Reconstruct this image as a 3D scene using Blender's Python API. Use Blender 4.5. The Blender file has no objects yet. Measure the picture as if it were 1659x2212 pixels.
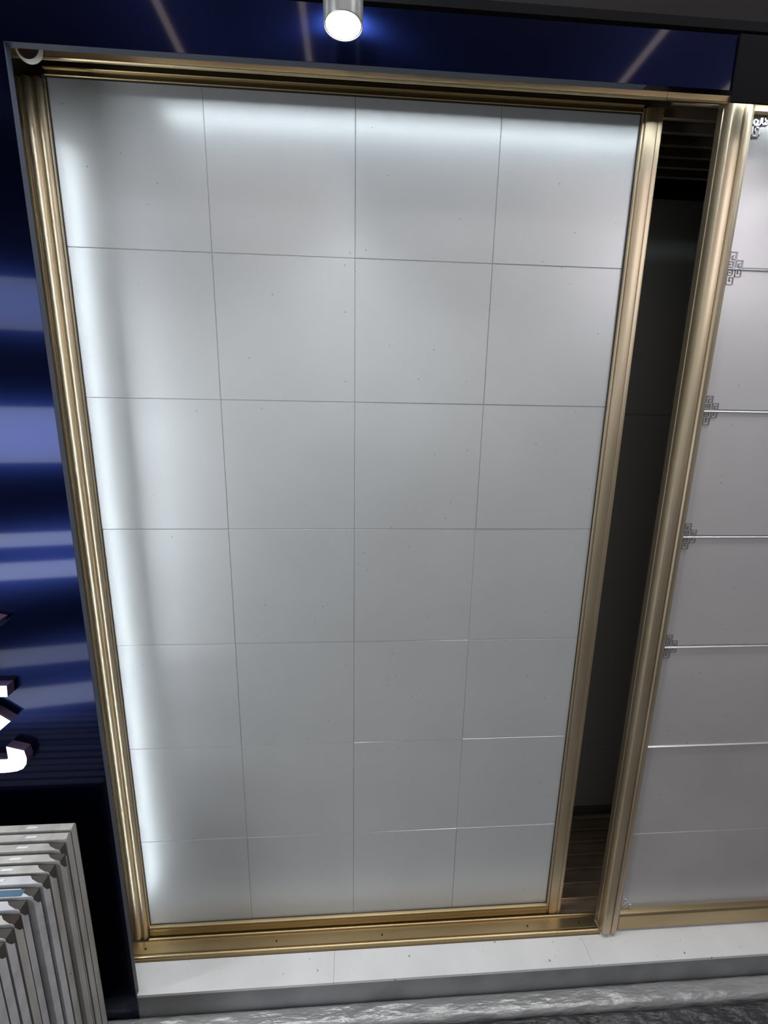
import bpy, bmesh, math, random
from mathutils import Vector, Matrix
random.seed(7)
S = bpy.context.scene
COL = S.collection

# ---------------------------------------------------------------- camera
R = [[0.9977584742740044, -0.0647431724483315, 0.016921839017566803],
     [0.0023059991559752236, -0.2194584974220266, -0.9756191112709709],
     [0.06687831772931702, 0.9734712576807761, -0.21881787725284578]]
cd = bpy.data.cameras.new('camera')
cam = bpy.data.objects.new('camera', cd)
COL.objects.link(cam)
m = Matrix.Identity(4)
for i in range(3):
    m[i][0] = R[0][i]; m[i][1] = -R[1][i]; m[i][2] = -R[2][i]
m[0][3], m[1][3], m[2][3] = 0.5982, -1.0671, 1.4827
cam.matrix_world = m
cd.sensor_fit = 'HORIZONTAL'; cd.sensor_width = 36.0
cd.lens = 977.37 / 1659 * 36
cd.clip_start = 0.01
S.camera = cam

# ---------------------------------------------------------------- view, world
S.view_settings.view_transform = 'Standard'
S.view_settings.look = 'None'
S.view_settings.gamma = 1.0
S.view_settings.use_curve_mapping = False
S.view_settings.exposure = 0.0
W = bpy.data.worlds.new('world'); S.world = W; W.use_nodes = True
W.node_tree.nodes['Background'].inputs[0].default_value = (0.92, 0.95, 1.0, 1)
W.node_tree.nodes['Background'].inputs[1].default_value = 0.125

# ---------------------------------------------------------------- area lights
def area(name, loc, target, sx, sy, watts, color):
    d = bpy.data.lights.new(name, 'AREA'); d.shape = 'RECTANGLE'
    d.size = sx; d.size_y = sy; d.energy = watts; d.color = color
    o = bpy.data.objects.new(name, d); COL.objects.link(o)
    o.location = loc
    o.rotation_euler = (Vector(target) - Vector(loc)).to_track_quat('-Z', 'Y').to_euler()
    return o
# lit shelves of the display on the left, opposite the sliding doors
for k, (z, h, w) in enumerate([(1.92, .22, 4), (1.34, .26, 8.5), (.83, .07, 3), (.67, .09, 3.8),
                               (.20, .10, 1.7), (-.04, .12, 2.6)]):
    area('shelf_light', (-0.92, -1.5, z), (-0.92 + 0.25, 0, z), .62, h, w, (0.86, 0.93, 1.0))
# unseen area lights on the room side
area('aisle_fill', (0.9, -2.6, 2.0), (0.8, 0, 0.9), 2.6, 1.5, 9, (0.95, 0.98, 1.0))  # soft fill added to light the tiles evenly, not a known lamp
area('sill_fill', (0.8, -0.36, 2.87), (0.8, -0.30, 0), 2.4, .25, 25, (0.98, 0.99, 1.0))  # added overhead light that brightens the sill
area('right_aisle_light', (2.3, -1.5, 2.3), (1.5, 0, 0.9), .6, .6, 7, (0.95, 0.92, 1.0))

# ---------------------------------------------------------------- materials
def mat(name, base, rough=.5, metal=0., spec=.5, **kw):
    M = bpy.data.materials.new(name); M.use_nodes = True
    b = M.node_tree.nodes['Principled BSDF']
    b.inputs['Base Color'].default_value = (*base, 1)
    b.inputs['Roughness'].default_value = rough
    b.inputs['Metallic'].default_value = metal
    b.inputs['Specular IOR Level'].default_value = spec
    for k, v in kw.items():
        b.inputs[k.replace('_', ' ')].default_value = v
    return M
def nt(M): return M.node_tree, M.node_tree.nodes['Principled BSDF']
def noise(t, scale, detail=3, stretch=(1, 1, 1), rough=.5):
    n = t.nodes; tc = n.new('ShaderNodeTexCoord'); mp = n.new('ShaderNodeMapping')
    mp.inputs['Scale'].default_value = stretch
    z = n.new('ShaderNodeTexNoise'); z.inputs['Scale'].default_value = scale
    z.inputs['Detail'].default_value = detail; z.inputs['Roughness'].default_value = rough
    t.links.new(tc.outputs['Object'], mp.inputs[0]); t.links.new(mp.outputs[0], z.inputs['Vector'])
    return z
def bump(M, scale, strength, dist=.001, stretch=(1, 1, 1), detail=3):
    t, b = nt(M); z = noise(t, scale, detail, stretch)
    bp = t.nodes.new('ShaderNodeBump'); bp.inputs['Strength'].default_value = strength
    bp.inputs['Distance'].default_value = dist
    t.links.new(z.outputs[0], bp.inputs['Height']); t.links.new(bp.outputs[0], b.inputs['Normal'])
def vary(M, c0, c1, scale, p0=.4, p1=.6, stretch=(1, 1, 1), detail=3):
    t, b = nt(M); z = noise(t, scale, detail, stretch)
    r = t.nodes.new('ShaderNodeValToRGB')
    r.color_ramp.elements[0].position = p0; r.color_ramp.elements[0].color = (*c0, 1)
    r.color_ramp.elements[1].position = p1; r.color_ramp.elements[1].color = (*c1, 1)
    t.links.new(z.outputs[0], r.inputs[0]); t.links.new(r.outputs[0], b.inputs['Base Color'])
    return r
def specks(M, dirt, scale, lo, keep, stretch=(1, 1, 1)):
    """sparse dirt spots: voronoi cells, only some of them, over the present base colour"""
    t, b = nt(M); n = t.nodes
    tc = n.new('ShaderNodeTexCoord'); mp = n.new('ShaderNodeMapping'); mp.inputs['Scale'].default_value = stretch
    v = n.new('ShaderNodeTexVoronoi'); v.inputs['Scale'].default_value = scale
    t.links.new(tc.outputs['Object'], mp.inputs[0]); t.links.new(mp.outputs[0], v.inputs['Vector'])
    sep = n.new('ShaderNodeSeparateColor'); t.links.new(v.outputs['Color'], sep.inputs[0])
    a = n.new('ShaderNodeMath'); a.operation = 'MULTIPLY'; a.inputs[1].default_value = lo
    t.links.new(sep.outputs[1], a.inputs[0])
    l = n.new('ShaderNodeMath'); l.operation = 'LESS_THAN'
    t.links.new(v.outputs['Distance'], l.inputs[0]); t.links.new(a.outputs[0], l.inputs[1])
    k = n.new('ShaderNodeMath'); k.operation = 'LESS_THAN'; k.inputs[1].default_value = keep
    t.links.new(sep.outputs[0], k.inputs[0])
    mu = n.new('ShaderNodeMath'); mu.operation = 'MULTIPLY'
    t.links.new(l.outputs[0], mu.inputs[0]); t.links.new(k.outputs[0], mu.inputs[1])
    mx = n.new('ShaderNodeMix'); mx.data_type = 'RGBA'
    t.links.new(mu.outputs[0], mx.inputs[0])
    src = b.inputs['Base Color']
    if src.is_linked: t.links.new(src.links[0].from_socket, mx.inputs[6])
    else: mx.inputs[6].default_value = src.default_value
    mx.inputs[7].default_value = (*dirt, 1)
    t.links.new(mx.outputs[2], src)

GOLD = mat('champagne_gold', (.56, .42, .235), .43, 1.0)
vary(GOLD, (.49, .405, .275), (.58, .485, .345), 14, .35, .65, (1, 1, .25)); bump(GOLD, 60, .05, .0006, (1, 1, .05))
GOLDH = mat('champagne_gold_rail', (.56, .42, .22), .36, 1.0)
vary(GOLDH, (.40, .305, .165), (.48, .375, .215), 10, .35, .65, (.25, 1, 1)); bump(GOLDH, 60, .05, .0006, (.05, 1, 1))
BRONZE = mat('bronze_track', (.30, .21, .13), .35, .8)
vary(BRONZE, (.32, .25, .18), (.44, .35, .26), 12, .35, .65, (.3, 1, 1))
TILE = mat('white_tile_coating', (.50, .51, .505), .37, .35, .6)
vary(TILE, (.485, .495, .49), (.515, .525, .52), 5, .3, .7)
specks(TILE, (.30, .29, .28), 90, .16, .05); bump(TILE, 420, .10, .0003)
TILE2 = mat('pearl_tile_coating', (.50, .485, .475), .33, .35, .6)
vary(TILE2, (.47, .455, .45), (.53, .515, .505), 4, .3, .7)
specks(TILE2, (.30, .28, .27), 80, .16, .06); bump(TILE2, 420, .12, .0003)
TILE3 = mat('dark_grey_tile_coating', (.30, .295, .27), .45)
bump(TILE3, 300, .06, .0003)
CHROME = mat('chrome_inlay', (.90, .89, .90), .3, .8)
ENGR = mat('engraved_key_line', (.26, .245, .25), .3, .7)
BLACK = mat('black_gasket', (.012, .009, .008), .6)
BLK = mat('black_board', (.004, .004, .0045), .9, 0, .05)
BLUE = mat('blue_mirror_panel', (.0011, .0044, .032), .24, .94, .5, Anisotropic=.85, Anisotropic_Rotation=.0,
           Coat_Weight=.22, Coat_Roughness=.05, Coat_IOR=1.4)
t_, b_ = nt(BLUE); tg = t_.nodes.new('ShaderNodeTangent'); tg.direction_type = 'RADIAL'; tg.axis = 'Z'
t_.links.new(tg.outputs[0], b_.inputs['Tangent'])
EDGE = mat('frosted_panel_edge', (.045, .055, .08), .5)
SILL = mat('white_sill_board', (.74, .74, .73), .35)
vary(SILL, (.63, .63, .62), (.70, .70, .695), 9, .3, .7)
specks(SILL, (.22, .21, .19), 70, .2, .16, (1, .8, 1)); specks(SILL, (.42, .41, .39), 34, .13, .12); specks(SILL, (.5, .46, .44), 130, .3, .10)
GREYB = mat('grey_plinth_paint', (.24, .245, .25), .5); vary(GREYB, (.21, .215, .22), (.27, .275, .28), 8)
WHITEM = mat('white_enamel_metal', (.66, .655, .63), .42)
vary(WHITEM, (.30, .29, .265), (.40, .39, .365), 30, .35, .6, (1, 1, .3))
WHITE_LIT = mat('white_enamel_metal_lit', (.68, .68, .70), .4); vary(WHITE_LIT, (.38, .38, .39), (.47, .47, .49), 20)  # same white enamel, paler and bluer to paint lamp light on front panels
TEAL = mat('blue_protective_film', (.012, .07, .13), .35)
HOLLOW = mat('tray_hollow_shade', (.05, .042, .038), .7)  # dark brown painted as shade inside the hollow trays
CONC = mat('grey_floor', (.18, .175, .17), .6); vary(CONC, (.14, .135, .13), (.22, .215, .21), 6)
CEIL = mat('grey_brown_ceiling', (.30, .26, .25), .8)
specks(WHITEM, (.05, .045, .04), 34, .16, .05); specks(WHITE_LIT, (.05, .05, .05), 34, .16, .05)
SLOT = mat('pale_slot', (.62, .62, .64), .4)
CREAM = mat('cream_rim', (.85, .82, .72), .3)
BROWN = mat('brown_cap', (.13, .08, .06), .4)
SCREW = mat('dark_screw', (.06, .045, .03), .4, .8)
LAMPW = mat('lamp_body_grey', (.42, .42, .40), .35, .6)
LAMPB = mat('lamp_black_inner', (.02, .02, .02), .4)
SIDE = mat('letter_side_plum', (.05, .032, .065), .35)
def emit(name, col, s):
    M = mat(name, col); t, b = nt(M)
    b.inputs['Emission Color'].default_value = (*col, 1); b.inputs['Emission Strength'].default_value = s
    return M
LENS = emit('lit_lens', (.88, .94, 1.0), 9)
GLOW_HELPER = emit('header_glow_helper', (.72, .84, 1.0), 95)  # for an unseen collar added to throw a glow on the header
LETT = emit('lit_letter_face', (.93, .98, 1.0), 3.2)
STRIP = emit('warm_led_strip', (1.0, .80, .74), 11)
FILM = mat('clear_film_over_silver', (.42, .42, .41), .16, .35, .7)
vary(FILM, (.30, .30, .295), (.52, .52, .51), 7, .3, .7, (.12, 1, 1)); bump(FILM, 40, 1.0, .010, (.3, 1, 1), 9)
FILMB = mat('crinkled_black_film', (.014, .016, .019), .12, 0, 1.0, Coat_Weight=1.0, Coat_Roughness=.04); bump(FILMB, 42, 1.0, .022, (.45, 1, 1), 9)
FILMC = mat('clear_film_over_grey', (.26, .25, .245), .2, .3, .7)
vary(FILMC, (.16, .155, .15), (.36, .35, .34), 9, .3, .7, (.08, 1, 1)); bump(FILMC, 24, .7, .005, (.2, 1, 1), 6)

# ---------------------------------------------------------------- mesh helpers
def link(name, bm, mats, parent=None, smooth=None):
    bmesh.ops.recalc_face_normals(bm, faces=bm.faces)
    me = bpy.data.meshes.new(name); bm.to_mesh(me); bm.free()
    for M in (mats if isinstance(mats, (list, tuple)) else [mats]): me.materials.append(M)
    if smooth:
        me.shade_smooth(); me.set_sharp_from_angle(angle=math.radians(smooth))
    o = bpy.data.objects.new(name, me); COL.objects.link(o)
    if parent:
        o.parent = parent
        o.location = -parent.location if False else (0, 0, 0)
        o.matrix_parent_inverse = Matrix.Identity(4)
    return o
def box(bm, x0, x1, y0, y1, z0, z1, mi=0):
    v = [bm.verts.new((x, y, z)) for z in (z0, z1) for x, y in ((x0, y0), (x1, y0), (x1, y1), (x0, y1))]
    for f in ((0, 3, 2, 1), (4, 5, 6, 7), (0, 1, 5, 4), (1, 2, 6, 5), (2, 3, 7, 6), (3, 0, 4, 7)):
        bm.faces.new([v[i] for i in f]).material_index = mi
def prism(bm, prof, a, b, axis, mi=0):
    """closed profile: axis Z takes (x,y), axis X takes (y,z), axis Y takes (x,z)"""
    def P(p, t):
        return (p[0], p[1], t) if axis == 'Z' else (t, p[0], p[1]) if axis == 'X' else (p[0], t, p[1])
    A = [bm.verts.new(P(p, a)) for p in prof]; B = [bm.verts.new(P(p, b)) for p in prof]
    n = len(prof)
    for i in range(n):
        bm.faces.new((A[i], A[(i + 1) % n], B[(i + 1) % n], B[i])).material_index = mi
    for L in (A, B[::-1]): bm.faces.new(L).material_index = mi
def cyl(bm, c, r, h, axis='Z', n=24, r2=None, mi=0):
    r2 = r if r2 is None else r2
    def P(a, rr, t):
        u, v = rr * math.cos(a), rr * math.sin(a)
        return {'Z': (c[0] + u, c[1] + v, c[2] + t), 'Y': (c[0] + u, c[1] + t, c[2] + v), 'X': (c[0] + t, c[1] + u, c[2] + v)}[axis]
    A = [bm.verts.new(P(2 * math.pi * i / n, r, 0)) for i in range(n)]
    B = [bm.verts.new(P(2 * math.pi * i / n, r2, h)) for i in range(n)]
    for i in range(n): bm.faces.new((A[i], A[(i + 1) % n], B[(i + 1) % n], B[i])).material_index = mi
    bm.faces.new(A).material_index = mi; bm.faces.new(B[::-1]).material_index = mi
def arc(cx, cy, r, a0, a1, n=8, ry=None):
    ry = r if ry is None else ry
    return [(cx + r * math.cos(math.radians(a0 + (a1 - a0) * i / n)), cy + ry * math.sin(math.radians(a0 + (a1 - a0) * i / n))) for i in range(n + 1)]
def mk(f):
    bm = bmesh.new(); f(bm); return bm
def bxo(name, args, M, parent=None):
    bm = bmesh.new()
    for a in (args if isinstance(args[0], (list, tuple)) else [args]): box(bm, *a)
    return link(name, bm, M, parent)
def pro(name, prof, a, b, axis, M, parent=None, smooth=35):
    bm = bmesh.new(); prism(bm, prof, a, b, axis); return link(name, bm, M, parent, smooth)
def tag(o, label, cat, group=None):
    o['label'] = label; o['category'] = cat; o['kind'] = 'thing'
    if group: o['group'] = group
    return o
def struct(o, label=None):
    o['kind'] = 'structure'
    if label: o['label'] = label
    return o
def thing(name, label, cat, group=None):
    o = bpy.data.objects.new(name, None); COL.objects.link(o); o.empty_display_size = .05
    return tag(o, label, cat, group)

# ================================================================ SETTING
FL = -.20
struct(bxo('floor', (-2.2, 3.2, -3.2, 1.0, FL - .05, FL), CONC))
struct(bxo('ceiling', (-2.2, 3.2, -3.2, 1.0, 2.9, 2.95), CEIL))
struct(bxo('wall_back', (-2.2, 3.2, .86, .92, FL, 2.9), BLK))
# glossy blue wall panel with the door opening cut into it (thin slab, frosted edges)
def slab(bm):
    box(bm, -1.3, .029, -.145, -.131, -.197, 2.14)
    box(bm, .029, 1.33, -.145, -.131, 2.0575, 2.14)
struct(link('wall_front', mk(slab), BLUE))
struct(bxo('trim_1', [(.0291, .0296, -.1445, -.131, -.10, 2.057), (.0296, 1.118, -.1445, -.131, 2.0570, 2.0574)], EDGE))
struct(bxo('trim_2', (1.2765, 2.6, -.149, -.1455, 2.0380, 2.14), BLK))
# dark box the sliding doors run in
struct(bxo('wall_left', (-.085, -.068, -.125, .46, FL, 2.16), BLK))
struct(bxo('trim_3', [(-.068, 2.6, .44, .46, FL, 2.16), (-.085, 2.6, -.127, .46, 2.1605, 2.175)], BLK))
# plinth with grey front and white sill boards on top
struct(bxo('trim_4', (-.067, 2.6, -.1405, .43, FL, -.0435), GREYB))
def sill(name, a, b):
    bm = bmesh.new()
    # joints run straight back
    box(bm, a, b, -.1425, -.0685, -.0433, -.035)
    if a < .1: box(bm, -.066, a, -.130, -.0685, -.0433, -.035)
    if b > 2: box(bm, 1.3375, b, -.0685, -.0300, -.0433, -.035)
    return struct(link(name, bm, SILL))
sill('trim_5', .0302, .5462); sill('trim_6', .5468, 1.2762); sill('trim_7', 1.2768, 2.6)

# ================================================================ TRACKS
bt = thing('bottom_track', 'gold multi-groove sliding door track along the white sill under the doors', 'door track')
RY = [-.0165 + .047 * k for k in range(8)]
def track_prof(y0, y1, first):
    base, top = -.0432, -.034
    p = [(y0, base), (y0, top + (.004 if first else 0))]
    return p
def tube_seg(a, b, M, nm):
    bm = bmesh.new()
    prism(bm, [(-.0672, -.0348)] + arc(-.0605, -.0290, .0062, 215, 5, 10)[::1] + [(-.0530, -.0320), (-.0525, -.0432), (-.0672, -.0432)], a, b, 'X')
    return link(nm, bm, M, bt, 40)
tube_seg(-.066, 1.2045, GOLDH, 'front_lip'); tube_seg(1.2053, 1.3360, GOLDH, 'front_lip')
# front flat with screws
pro('track_bed', [(-.0512, -.0432), (-.0512, -.0312), (-.0500, -.0300), (-.0205, -.0300), (-.0200, -.0325), (-.0200, -.0432)], -.066, 1.337, 'X', GOLDH, bt)
for k, y in enumerate(RY):
    M = GOLDH if k < 1 else BRONZE
    pr = [(y - .0035, -.0432)] + arc(y, -.0275, .0035, 180, 0, 6) + [(y + .0035, -.0432)]
    pro('rail_ridge', pr, (.0096 if k == 0 else -.066), 2.6, 'X', M, bt)
    if k < 7:
        pro('track_bed', [(y + .0036, -.0432), (y + .0036, -.036), (y + .018, -.036), (y + .019, -.034), (y + .022, -.034), (y + .023, -.036), (y + .0434, -.036), (y + .0434, -.0432)],
            -.066, 2.6, 'X', BRONZE, bt)
for x in (.008, .377, .685, 1.125, 1.285):
    bm = bmesh.new(); cyl(bm, (x, -.0385, -.0301), .0028, .0009, 'Z', 12)
    o = link('screw', bm, SCREW, bt)
tt = thing('top_track', 'gold and bronze sliding door track under the dark header panel', 'door track')
def fascia(a, b):
    return pro('fascia', [(-.062, 2.150), (-.062, 2.0905), (-.0635, 2.0885), (-.0620, 2.0865), (-.0585, 2.0865), (-.0575, 2.089), (-.0575, 2.150)], a, b, 'X', GOLDH, tt)
fascia(-.067, 1.2085); fascia(1.2093, 1.334)
for k in range(0, 7):
    y = RY[k] - .008
    pro('rail_fin', [(y - .002, 2.150), (y - .002, 2.104), (y, 2.102), (y + .004, 2.102), (y + .006, 2.104), (y + .006, 2.150)], 1.245 if k == 0 else -.067, 2.6, 'X', BRONZE, tt)
bxo('track_roof', (-.067, 2.6, -.062, .36, 2.1502, 2.16), BLK, tt)
# fixed jamb at the left
jb = pro('door_jamb', [(-.0675, .03), (-.0675, -.006), (-.0640, -.010), (-.055, -.0085), (-.0480, -.006), (-.0405, -.012), (-.0365, -.0125), (-.0345, -.009), (-.0345, .03)], -.0295, 2.0863, 'Z', GOLD)
tag(jb, 'thin champagne gold jamb strip between blue wall panel and left door', 'jamb')

# ================================================================ TILES
def tile_sheet(bm, x0, z0, w, h, nx, nz, y, bev=.0012, dep=.0014, dish=.0005, N=10):
    """pressed square tiles side by side: narrow bevelled edge and slightly uneven face"""
    for i in range(nx):
        for j in range(nz):
            ax, az = x0 + i * w, z0 + j * h
            am = random.uniform(.3, 1) * dish; sx, sz = random.uniform(-1, 1), random.uniform(-1, 1)
            tx, tz = random.uniform(-.0007, .0007), random.uniform(-.0009, .0009)
            def P(u, v):
                gx = math.sin(math.pi * u); gz = math.sin(math.pi * v)
                d = am * gx * gz * (1 if sx > -.4 else -.6)
                d += tx * (u - .5) + tz * (v - .5)
                e = .12 * dish * math.sin(2 * math.pi * (u + sx)) * math.sin(math.pi * (v + sz))
                return (ax + bev + u * (w - 2 * bev), y - d - e, az + bev + v * (h - 2 * bev))
            V = [[bm.verts.new(P(a / N, b / N)) for a in range(N + 1)] for b in range(N + 1)]
            for b in range(N):
                for a in range(N): bm.faces.new((V[b][a], V[b][a + 1], V[b + 1][a + 1], V[b + 1][a]))
            ring = [V[0][a] for a in range(N + 1)] + [V[b][N] for b in range(1, N + 1)] + [V[N][a] for a in range(N - 1, -1, -1)] + [V[b][0] for b in range(N - 1, 0, -1)]
            out = []
            for vv in ring:
                c = vv.co; ox = -bev * .8 if c.x < ax + 2 * bev * .99 and c.x - ax < bev * 1.01 else (bev * .8 if ax + w - c.x < bev * 1.01 else 0)
                oz = -bev * .8 if c.z - az < bev * 1.01 else (bev * .8 if az + h - c.z < bev * 1.01 else 0)
                out.append(bm.verts.new((c.x + ox, y + dep, c.z + oz)))
            n = len(ring)
            for a in range(n): bm.faces.new((ring[a], out[a], out[(a + 1) % n], ring[(a + 1) % n]))
    box(bm, x0 + .001, x0 + nx * w - .001, y + dep + .0002, y + dep + .006, z0 + .001, z0 + nz * h - .001)

# ================================================================ LEFT DOOR
ld = thing('sliding_door', 'left sliding door with plain white square tiles in a champagne gold frame', 'sliding door', None)
bm = bmesh.new(); tile_sheet(bm, 0, 0, .3, .3, 4, 7, 0.0)
link('tile_panel', bm, TILE, ld, 30)
lob = [(-.0335, .016), (-.0335, -.004)] + arc(-.0228, -.0060, .0100, 175, 385, 12, .0095) 
lob += arc(-.0032, -.0060, .0092, 155, 350, 12, .0090) + [(.0070, -.0045), (.0088, -.0050), (.0092, -.0030), (.0092, .016)]
# lobes bulge toward -Y
def flip(p): return p
lobL = [(-.0335, .016), (-.0335, -.006)]
lobL += [(x, y) for x, y in arc(-.0225, -.0075, .0105, 180, 345, 12, .0095)]
lobL += [(x, y) for x, y in arc(-.0030, -.0075, .0088, 200, 355, 12, .0085)]
lobL += [(.0062, -.0055), (.0075, -.0075), (.0088, -.0060), (.0092, -.0030), (.0092, .016)]
pro('stile', lobL, -.0285, 2.0865, 'Z', GOLD, ld, 50)
rst = [(1.1955, .016), (1.1955, -.0045), (1.1965, -.0075), (1.1995, -.0080), (1.2010, -.0060), (1.2025, -.0100), (1.2060, -.0122), (1.2140, -.0130),
       (1.2230, -.0125), (1.2262, -.0112), (1.2270, -.0098), (1.2280, -.0118), (1.2330, -.0128), (1.2375, -.0110), (1.2395, -.0070), (1.2395, .016)]
pro('stile', [(a, b + .0006 if b < -.012 else b) for a, b in rst], -.0285, 2.1020, 'Z', GOLD, ld, 40)
pro('top_rail', [(.015, 2.0945), (-.0050, 2.0945), (-.0062, 2.0955), (-.0062, 2.1035), (-.0098, 2.1045), (-.0105, 2.1060), (-.0098, 2.1075), (-.0040, 2.108), (-.0040, 2.125), (.015, 2.125)], .0095, 1.195, 'X', GOLDH, ld)
pro('bottom_rail', [(.015, .0060), (-.0030, .0060), (-.0100, .0045), (-.0108, .0025), (-.0098, .0010), (-.0085, -.0010), (-.0085, -.0120), (-.0100, -.0150), (-.0100, -.0330), (-.0085, -.0350), (.015, -.0240), (.015, .0060)][:-1],
    .0095, 1.195, 'X', GOLDH, ld)
bxo('gasket', [(.0093, .0104, -.0022, -.0016, .0075, 2.0930), (1.1935, 1.1953, -.0022, -.0016, .0075, 2.0930), (.0093, 1.1953, -.0022, -.0016, 2.0930, 2.0944), (.0093, 1.1953, -.0022, -.0016, .0062, .0080)], BLACK, ld)
bm = bmesh.new(); cyl(bm, (1.2345, -.0128, 2.092), .0012, -.0006, 'Y', 10); link('screw', bm, SCREW, ld)

# ================================================================ RIGHT DOOR
rd = thing('sliding_door', 'front sliding door at right, pearl tiles with chrome lines and key-fret corners in gold frame', 'sliding door')
XO = 1.3985; SZ = [1.7945, 1.4955, 1.1952, .8994, .6012, .3063]
zs = [.015] + SZ[::-1] + [2.088]
bm = bmesh.new()
for a, b in zip(zs[:-1], zs[1:]): tile_sheet(bm, XO, a, .6, b - a, 2, 1, -.05)
link('tile_panel', bm, TILE2, rd, 30)
pro('stile', [(1.3365, -.035), (1.3365, -.0500), (1.3380, -.0508), (1.3380, -.0530), (1.3365, -.0538), (1.3365, -.0730), (1.3385, -.0768), (1.3420, -.0790), (1.3500, -.0800), (1.3570, -.0792), (1.3600, -.0760), (1.3612, -.0735),
              (1.3640, -.0735), (1.3650, -.0765), (1.3680, -.0790), (1.3740, -.0780), (1.3830, -.0715), (1.3890, -.0660), (1.3920, -.0640), (1.3920, -.035)], -.0195, 2.1000, 'Z', GOLD, rd, 28)
bxo('gasket', [(1.3921, 1.3990, -.0535, -.0516, .037, 2.0755)], CHROME, rd)
pro('stile', [(2.560, -.035), (2.560, -.066), (2.565, -.078), (2.595, -.078), (2.598, -.035)], -.0195, 2.1000, 'Z', GOLD, rd)
pro('top_rail', [(-.037, 2.0760), (-.0600, 2.0760), (-.0630, 2.0775), (-.0630, 2.0985), (-.037, 2.0985)], 1.3921, 2.559, 'X', GOLDH, rd)
pro('bottom_rail', [(-.037, .0330), (-.0600, .0330), (-.0640, .0310), (-.0655, .0250), (-.0635, .0235), (-.0650, .0215), (-.0650, -.0255), (-.0630, -.0275), (-.037, -.0230)], 1.3921, 2.559, 'X', GOLDH, rd)
bxo('gasket', (1.3921, 2.559, -.0560, -.0518, .0100, .0326), BLACK, rd)
def wire(bm, pts, w, y0, y1):
    """flat strip along a right-angled path in the XZ plane"""
    for (ax, az), (bx_, bz) in zip(pts[:-1], pts[1:]):
        x0, x1 = min(ax, bx_) - w / 2, max(ax, bx_) + w / 2
        z0, z1 = min(az, bz) - w / 2, max(az, bz) + w / 2
        box(bm, x0, x1, y0, y1, z0, z1)
def key(bm, x, z, s, fx, fz, rot, w=0.0011, y0=-.0524, y1=-.0512):
    """square fret spiral; (x,z) its outer lower-left before mirroring about the tile corner"""
    p = [(0, .0), (0, 1), (1, 1), (1, .02), (.42, .02), (.42, .52), (.62, .52)]
    if rot: p = [(b, a) for a, b in p]
    q = [(x + fx * a * s, z + fz * b * s) for a, b in p]
    wire(bm, q, w, y0, y1)
for n, z in enumerate(SZ[:4]):
    bm = bmesh.new()
    for sg in (1, -1):
        key(bm, 1.4030, z + sg * .0175, .0145, 1, sg, 0)
        key(bm, 1.4030, z + sg * .0030, .0105, 1, sg, 1)
        key(bm, 1.4200, z + sg * .0030, .0130, 1, sg, 0)
    link('key_ornament', bm, ENGR, rd)
for fz, z, ys in ((-1, 2.0745, -.0528), (1, .037, -.0528)):
    bm = bmesh.new()
    key(bm, 1.4030, z, .0150, 1, fz, 1, .0022 if fz < 0 else .0014, ys, -.0512)
    key(bm, 1.4210, z, .0130, 1, fz, 0, .0022 if fz < 0 else .0014, ys, -.0512)
    key(bm, 1.4030, z + fz * .0190, .0150, 1, fz, 0, .0022 if fz < 0 else .0014, ys, -.0512)
    link('key_ornament', bm, CHROME, rd)
for n, z in enumerate(SZ[:5]):
    pro('chrome_line', [(-.0512, z + .0004), (-.0524, z + .0002), (-.0545, z - .0024), (-.0540, z - .0036), (-.0512, z - .0040)], 1.3995, 2.559, 'X', CHROME, rd, 60)
    if n < 4:
        bxo('dark_line', (1.4335, 2.559, -.0522, -.0512, z + .0012, z + .0026), ENGR, rd)  # dark line of the double groove above the chrome one

# ================================================================ BACK DOOR seen in the gap
bd = thing('sliding_door', 'dim dark grey tiled door at the back, seen through the gap between the two doors', 'sliding door')
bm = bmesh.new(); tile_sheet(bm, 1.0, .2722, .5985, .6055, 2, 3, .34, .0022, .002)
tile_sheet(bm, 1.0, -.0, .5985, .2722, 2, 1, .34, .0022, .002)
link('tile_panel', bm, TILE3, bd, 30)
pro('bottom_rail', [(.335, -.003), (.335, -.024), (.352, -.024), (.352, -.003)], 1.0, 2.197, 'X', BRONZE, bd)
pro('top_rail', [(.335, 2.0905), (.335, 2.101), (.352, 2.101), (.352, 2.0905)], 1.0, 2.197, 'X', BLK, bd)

# ================================================================ ROUND CAP on the track corner
cap = thing('round_cap', 'round brown cap with a pale rim on the gold track at its left corner', 'cap')
bm = bmesh.new(); cyl(bm, (.0225, -.0636, 2.0985), .0185, -.004, 'Y', 40); link('cap_face', bm, BROWN, cap)
bm = bmesh.new()
N = 48
for i in range(N):
    a0, a1 = 2 * math.pi * i / N, 2 * math.pi * (i + 1) / N
    def rr(a): return .0188, .0225
    for (ra, rb, ya, yb) in ((.0186, .0200, -.0690, -.0715), (.0200, .0225, -.0715, -.0690), (.0225, .0232, -.0690, -.0636)):
        q = [(.0225 + r * math.cos(a), y, 2.0985 + r * math.sin(a)) for r, y, a in ((ra, ya, a0), (rb, yb, a0), (rb, yb, a1), (ra, ya, a1))]
        bm.faces.new([bm.verts.new(c) for c in q])
bmesh.ops.remove_doubles(bm, verts=bm.verts, dist=1e-5)
link('rim', bm, CREAM, cap, 60)

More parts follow.
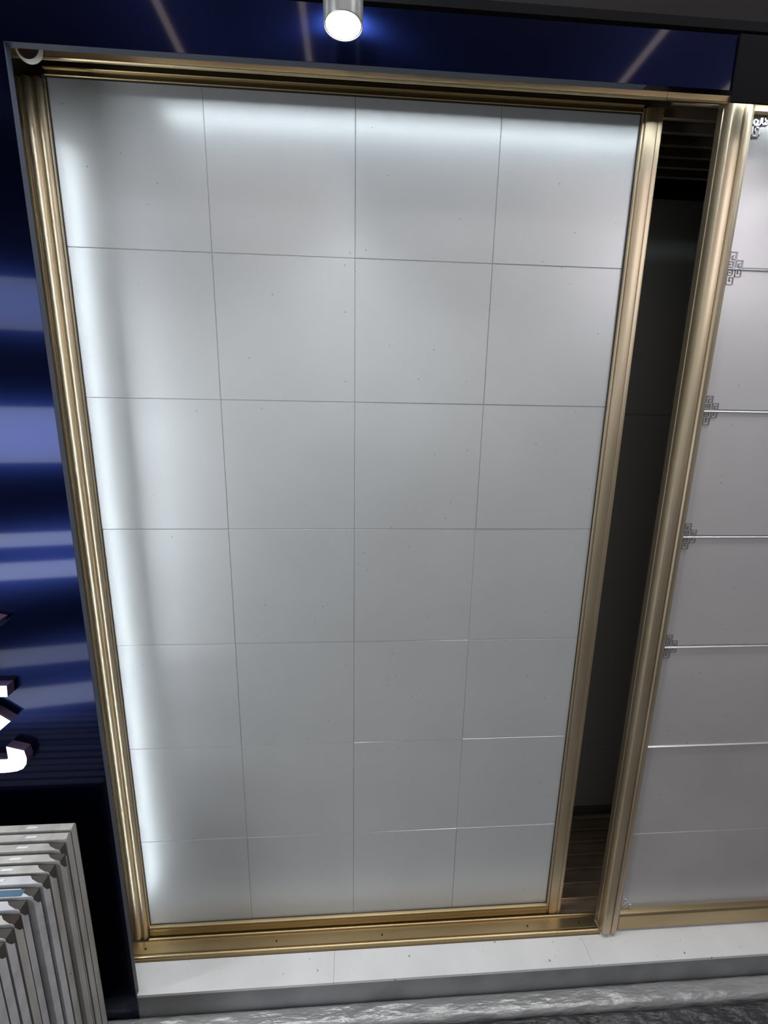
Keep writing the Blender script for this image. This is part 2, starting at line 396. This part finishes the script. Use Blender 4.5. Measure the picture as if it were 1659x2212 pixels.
# ================================================================ SPOT LAMPS over the header
def spot(x, y, z, label, watts, group='cylinder spotlights along the header', uplight=False):
    t = thing('spotlight', label, 'spotlight', group)
    bm = bmesh.new(); n = 40; r = .0288; ri = .0268
    pr = [(r, .150), (r, .001), (r - .0008, 0), (ri + .0004, 0), (ri, .0008), (ri, .004)]
    rings = [[bm.verts.new((x + a * math.cos(2 * math.pi * i / n), y + a * math.sin(2 * math.pi * i / n), z + h)) for i in range(n)] for a, h in pr]
    for A, B in zip(rings[:-1], rings[1:]):
        for i in range(n): bm.faces.new((A[i], A[(i + 1) % n], B[(i + 1) % n], B[i]))
    bm.faces.new(rings[0])
    link('lamp_body', bm, LAMPW, t, 40)
    bm = bmesh.new(); cyl(bm, (x, y, z + .0012), .0254, .002, 'Z', 40, mi=0); link('lens', bm, LENS, t)
    bm = bmesh.new(); cyl(bm, (x, y, z + .0016), .0266, .002, 'Z', 40); link('black_ring', bm, LAMPB, t)
    bm = bmesh.new(); box(bm, x - .006, x + .006, -.1448, -.110, z + .1156, z + .1365); box(bm, x - .006, x + .006, y + .020, -.110, z + .1305, z + .1365)
    link('arm', bm, LAMPW, t)
    d = bpy.data.lights.new('spot_beam', 'SPOT'); d.energy = watts; d.spot_size = math.radians(125); d.spot_blend = 1.0
    d.shadow_soft_size = .024; d.color = (.88, .94, 1.0)
    o = bpy.data.objects.new('spot_beam', d); COL.objects.link(o); o.location = (x, y, z - .004); o.parent = t
    bm = bmesh.new(); cyl(bm, (x, y, z + .1502), .0270, .022, 'Z', 40); link('added_glow_collar', bm, GLOW_HELPER, t)  # glowing collar added above the view, lights the header beside the lamp
    bm = bmesh.new(); cyl(bm, (x, y, z + .1724), .0288, .012, 'Z', 40); link('top_cap', bm, LAMPW, t)
    if uplight:
        bm = bmesh.new(); cyl(bm, (x, y, z + .1505), .0262, .0015, 'Z', 40); link('top_lens', bm, LENS, t)
    return t
spot(.5815, -.27, 2.025, 'grey cylinder spotlight with glowing white lens above the left tiled door', 9)
spot(1.62, -.27, 2.025, 'grey cylinder spotlight above the right sliding door, beyond the picture edge', 9)
spot(-.46, -.27, 2.025, 'grey cylinder spotlight above the stacked white panels at far left', 24)

# ceiling strips that run away from the header
for x, lab in ((.41, 'thin warm ceiling strip light, second from left'), (-.11, 'thin warm ceiling strip light, leftmost of four'),
               (1.76, 'thin warm ceiling strip light, third from left'), (2.24, 'thin warm ceiling strip light, rightmost of four')):
    o = bxo('strip_light', (x - .011, x + .011, -3.0, -.5, 2.888, 2.8998), STRIP); tag(o, lab, 'strip light', 'strip lights on the ceiling')

# LED tape stuck behind the wall panel around the opening
LED = emit('cool_led_tape', (.84, .93, 1.0), 32)
lt = bxo('led_tape', (.20, 2.55, -.0940, -.0860, 2.0925, 2.0935), LED); bxo('channel', (.19, 2.55, -.0950, -.0850, 2.0937, 2.0990), BLK, lt)
tag(lt, 'cool white LED tape along the top edge behind the header panel', 'LED tape')
lt = bxo('led_tape', (-.0160, -.0120, -.0915, -.0875, .03, 2.02), LED); bxo('channel', (-.0185, -.0095, -.0960, -.0925, .02, 2.03), BLK, lt)
tag(lt, 'cool white LED tape down the left edge behind the blue wall panel', 'LED tape')

# ================================================================ LIT SIGN LETTERS at the left
sign = thing('illuminated_sign', 'lit white raised sign characters on the glossy blue wall at left edge', 'sign')
def glyph(polys):
    for pts in polys:
        bm = bmesh.new(); prism(bm, [(a - .009, b) for a, b in pts], -.1454, -.166, 'Y', 0)
        for f in bm.faces:
            c = f.calc_center_median()
            if c.y < -.1658: f.material_index = 1
        link('character_stroke', bm, [SIDE, LETT], sign)
glyph([
    [(-.30, .718), (-.150, .722), (-.1478, .7245), (-.1475, .754), (-.112, .7425), (-.1095, .722), (-.1125, .708), (-.121, .6965), (-.135, .6905), (-.155, .688), (-.30, .684)],
    [(-.30, .92), (-.156, .8395), (-.1286, .8168), (-.1647, .7855), (-.30, .69 + .045), (-.30, .79), (-.215, .822), (-.30, .87)],
    [(-.30, .9035), (-.1235, .9018), (-.1235, .8990), (-.1255, .8762), (-.30, .8740)],
    [(-.30, 1.10), (-.1120, 1.0535), (-.1180, 1.0420), (-.1400, 1.0215), (-.30, .96)],
])

# ================================================================ STACK OF METAL PANELS
WPX, TOPZ = .011, .582
def panel(y, x1, zt, M, kind, lean=0.0):
    """folded metal tray standing on edge, flanges pointing to the wall; notch cut at the upper corner"""
    x0 = -.62; D = .0160; t = .0009; n = .021
    bm = bmesh.new()
    zb = FL + .001
    # face sheet with clipped corner
    prism(bm, [(x0, zb), (x1, zb), (x1, zt - .004), (x1 - .004, zt), (x0, zt)], y, y + t, 'Y')
    # top flange, its end cut on a slant short of the corner
    zz = zt
    pts = [(x0, y + t), (x1 - n * .35, y + t), (x1 - n * 1.15, y + D * .55), (x1 - n * 1.5, y + D), (x0, y + D)] if kind != 'full' else [(x0, y + t), (x1 - .001, y + t), (x1 - .001, y + D), (x0, y + D)]
    prism(bm, pts, zz - t, zz, 'Z')
    # raised slot pressed in the top flange
    # side flange, cut back at the top
    zs_ = zt - (n * 1.6 if kind != 'full' else .001)
    prism(bm, [(y + t, zb), (y + t, zt - n * .45 if kind != 'full' else zt - .001), (y + D * .6, zs_ + .006), (y + D, zs_), (y + D, zb)], x1 - t, x1, 'X')
    o = link('folded_metal_tray', bm, M)
    return o
labels = ['against the blue wall', 'second from the blue wall', 'third from the blue wall', 'fourth from the blue wall', 'fifth from the blue wall',
          'sixth from the blue wall', 'just behind the one with blue film', 'blue', 'just before the one with blue film', 'perf', 'in front of the perforated one',
          'with a slotted corner near the stack front', 'second from the stack front', 'foremost of the stack']
ys = [-.2165 - .0232 * i for i in range(12)]
names = [
 ('white metal ceiling panel standing upright directly against the blue wall', WHITEM, 'full', .0),
 ('white metal ceiling panel in the upright stack, second from the blue wall', WHITEM, 'full', .003),
 ('white metal ceiling panel in the upright stack, third from the blue wall', WHITEM, 'cut', .004),
 ('white metal ceiling panel in the upright stack, fourth from the blue wall', WHITEM, 'cut', .018),
 ('white metal ceiling panel in the upright stack, fifth from the blue wall', WHITEM, 'cut', .012),
 ('white metal ceiling panel, one behind the panel that carries blue film', WHITE_LIT, 'cut', .014),
 ('upright metal ceiling panel whose top edge is covered by blue film', WHITE_LIT, 'blue', .012),
 ('white metal ceiling panel just in front of the blue film one', WHITE_LIT, 'cut', .004),
 ('metal ceiling panel with a finely perforated top flange in the upright stack', WHITEM, 'perf', .010),
 ('white metal ceiling panel just in front of the perforated one', WHITE_LIT, 'cut', .012),
 ('white metal ceiling panel second from the front of the upright stack', WHITE_LIT, 'cut', .014),
 ('foremost white metal ceiling panel of the upright stack at lower left', WHITE_LIT, 'cut', .018)]
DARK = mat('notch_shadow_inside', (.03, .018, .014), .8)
for i, (lab, M, kind, dx) in enumerate(names):
    y = ys[i]; x1 = -.0135 + dx; zt = TOPZ + random.uniform(-.002, .002)
    o = panel(y, x1, zt, M, kind)
    tag(o, lab, 'metal panel', 'white metal ceiling panels stacked upright by the blue wall')
    xs = x1 - .075 - random.uniform(0, .02)
    b1 = bmesh.new(); prism(b1, [(xs - .012, y + .006), (xs + .010, y + .006), (xs + .012, y + .0105), (xs - .010, y + .0105)], zt + .0001, zt + .0010, 'Z')
    link('pressed_slot', b1, SLOT, o)
    # dark fill standing in for the shade of the hollow tray at the notch
    bxo('hollow_shade_fill', (-.60, x1 - .0022, y + .004, y + .0205, FL + .005, zt - .006), HOLLOW if kind != 'perf' else DARK, o)
    if kind == 'blue':
        bxo('blue_film', (-.62, x1 - .022, y + .0015, y + .0135, zt + .0002, zt + .0008), TEAL, o)
    if kind == 'perf':
        b2 = bmesh.new()
        for a in range(26):
            for c in range(4):
                cyl(b2, (x1 - .045 - a * .0042 - (c % 2) * .0021, y + .0055 + c * .0036, zt + .0001), .0012, .0003, 'Z', 6)
        link('perforation', b2, DARK, o)
# extra folded pan lying against the right end, seen as ribs
# ================================================================ WRAPPED BUNDLES on the floor
def rounded(y0, y1, z0, z1, r, n=5):
    p = []
    for cy, cz, a in ((y1 - r, z1 - r, 0), (y0 + r, z1 - r, 90), (y0 + r, z0 + r, 180), (y1 - r, z0 + r, 270)):
        p += arc(cy, cz, r, a, a + 90, n)
    return p
def bundle(prof, x0, x1, M, amp, name, label):
    bm = bmesh.new(); NX = 240; n = len(prof)
    cy = sum(p[0] for p in prof) / n; cz = sum(p[1] for p in prof) / n
    ph = [random.uniform(0, 6.28) for _ in range(6)]
    rings = []
    for i in range(NX + 1):
        x = x0 + (x1 - x0) * i / NX; ring = []
        for j, (py, pz) in enumerate(prof):
            a = math.atan2(pz - cz, py - cy)
            d = amp * (math.sin(9 * x + ph[0] + 2 * a) * .5 + math.sin(31 * x + ph[1] - 3 * a) * .3 + math.sin(83 * x + 5 * a + ph[2]) * .2 + random.uniform(-.3, .3))
            s = 1 + d / .04
            ring.append(bm.verts.new((x, cy + (py - cy) * s, max(FL + .001, cz + (pz - cz) * s))))
        rings.append(ring)
    for A, B in zip(rings[:-1], rings[1:]):
        for j in range(n): bm.faces.new((A[j], A[(j + 1) % n], B[(j + 1) % n], B[j]))
    bm.faces.new(rings[0]); bm.faces.new(rings[-1][::-1])
    return tag(link(name, bm, M, None, 80), label, 'wrapped bundle', 'long film-wrapped bundles on the floor')
bundle(rounded(-.196, -.1455, FL + .001, -.101, .016), -.075, 2.55, FILM, .0006, 'wrapped_bundle', 'long silver bundle in clear film, nearest the white sill')
bb = bundle(rounded(-.252, -.2, FL + .001, -.113, .010), -.06, 2.55, FILMB, .0022, 'wrapped_bundle', 'long bundle in crinkled black film between the two grey ones')
bundle(rounded(-.345, -.257, FL + .001, -.118, .020), -.02, 2.55, FILMC, .0008, 'wrapped_bundle', 'long grey bundle in clear film, farthest from the sill')
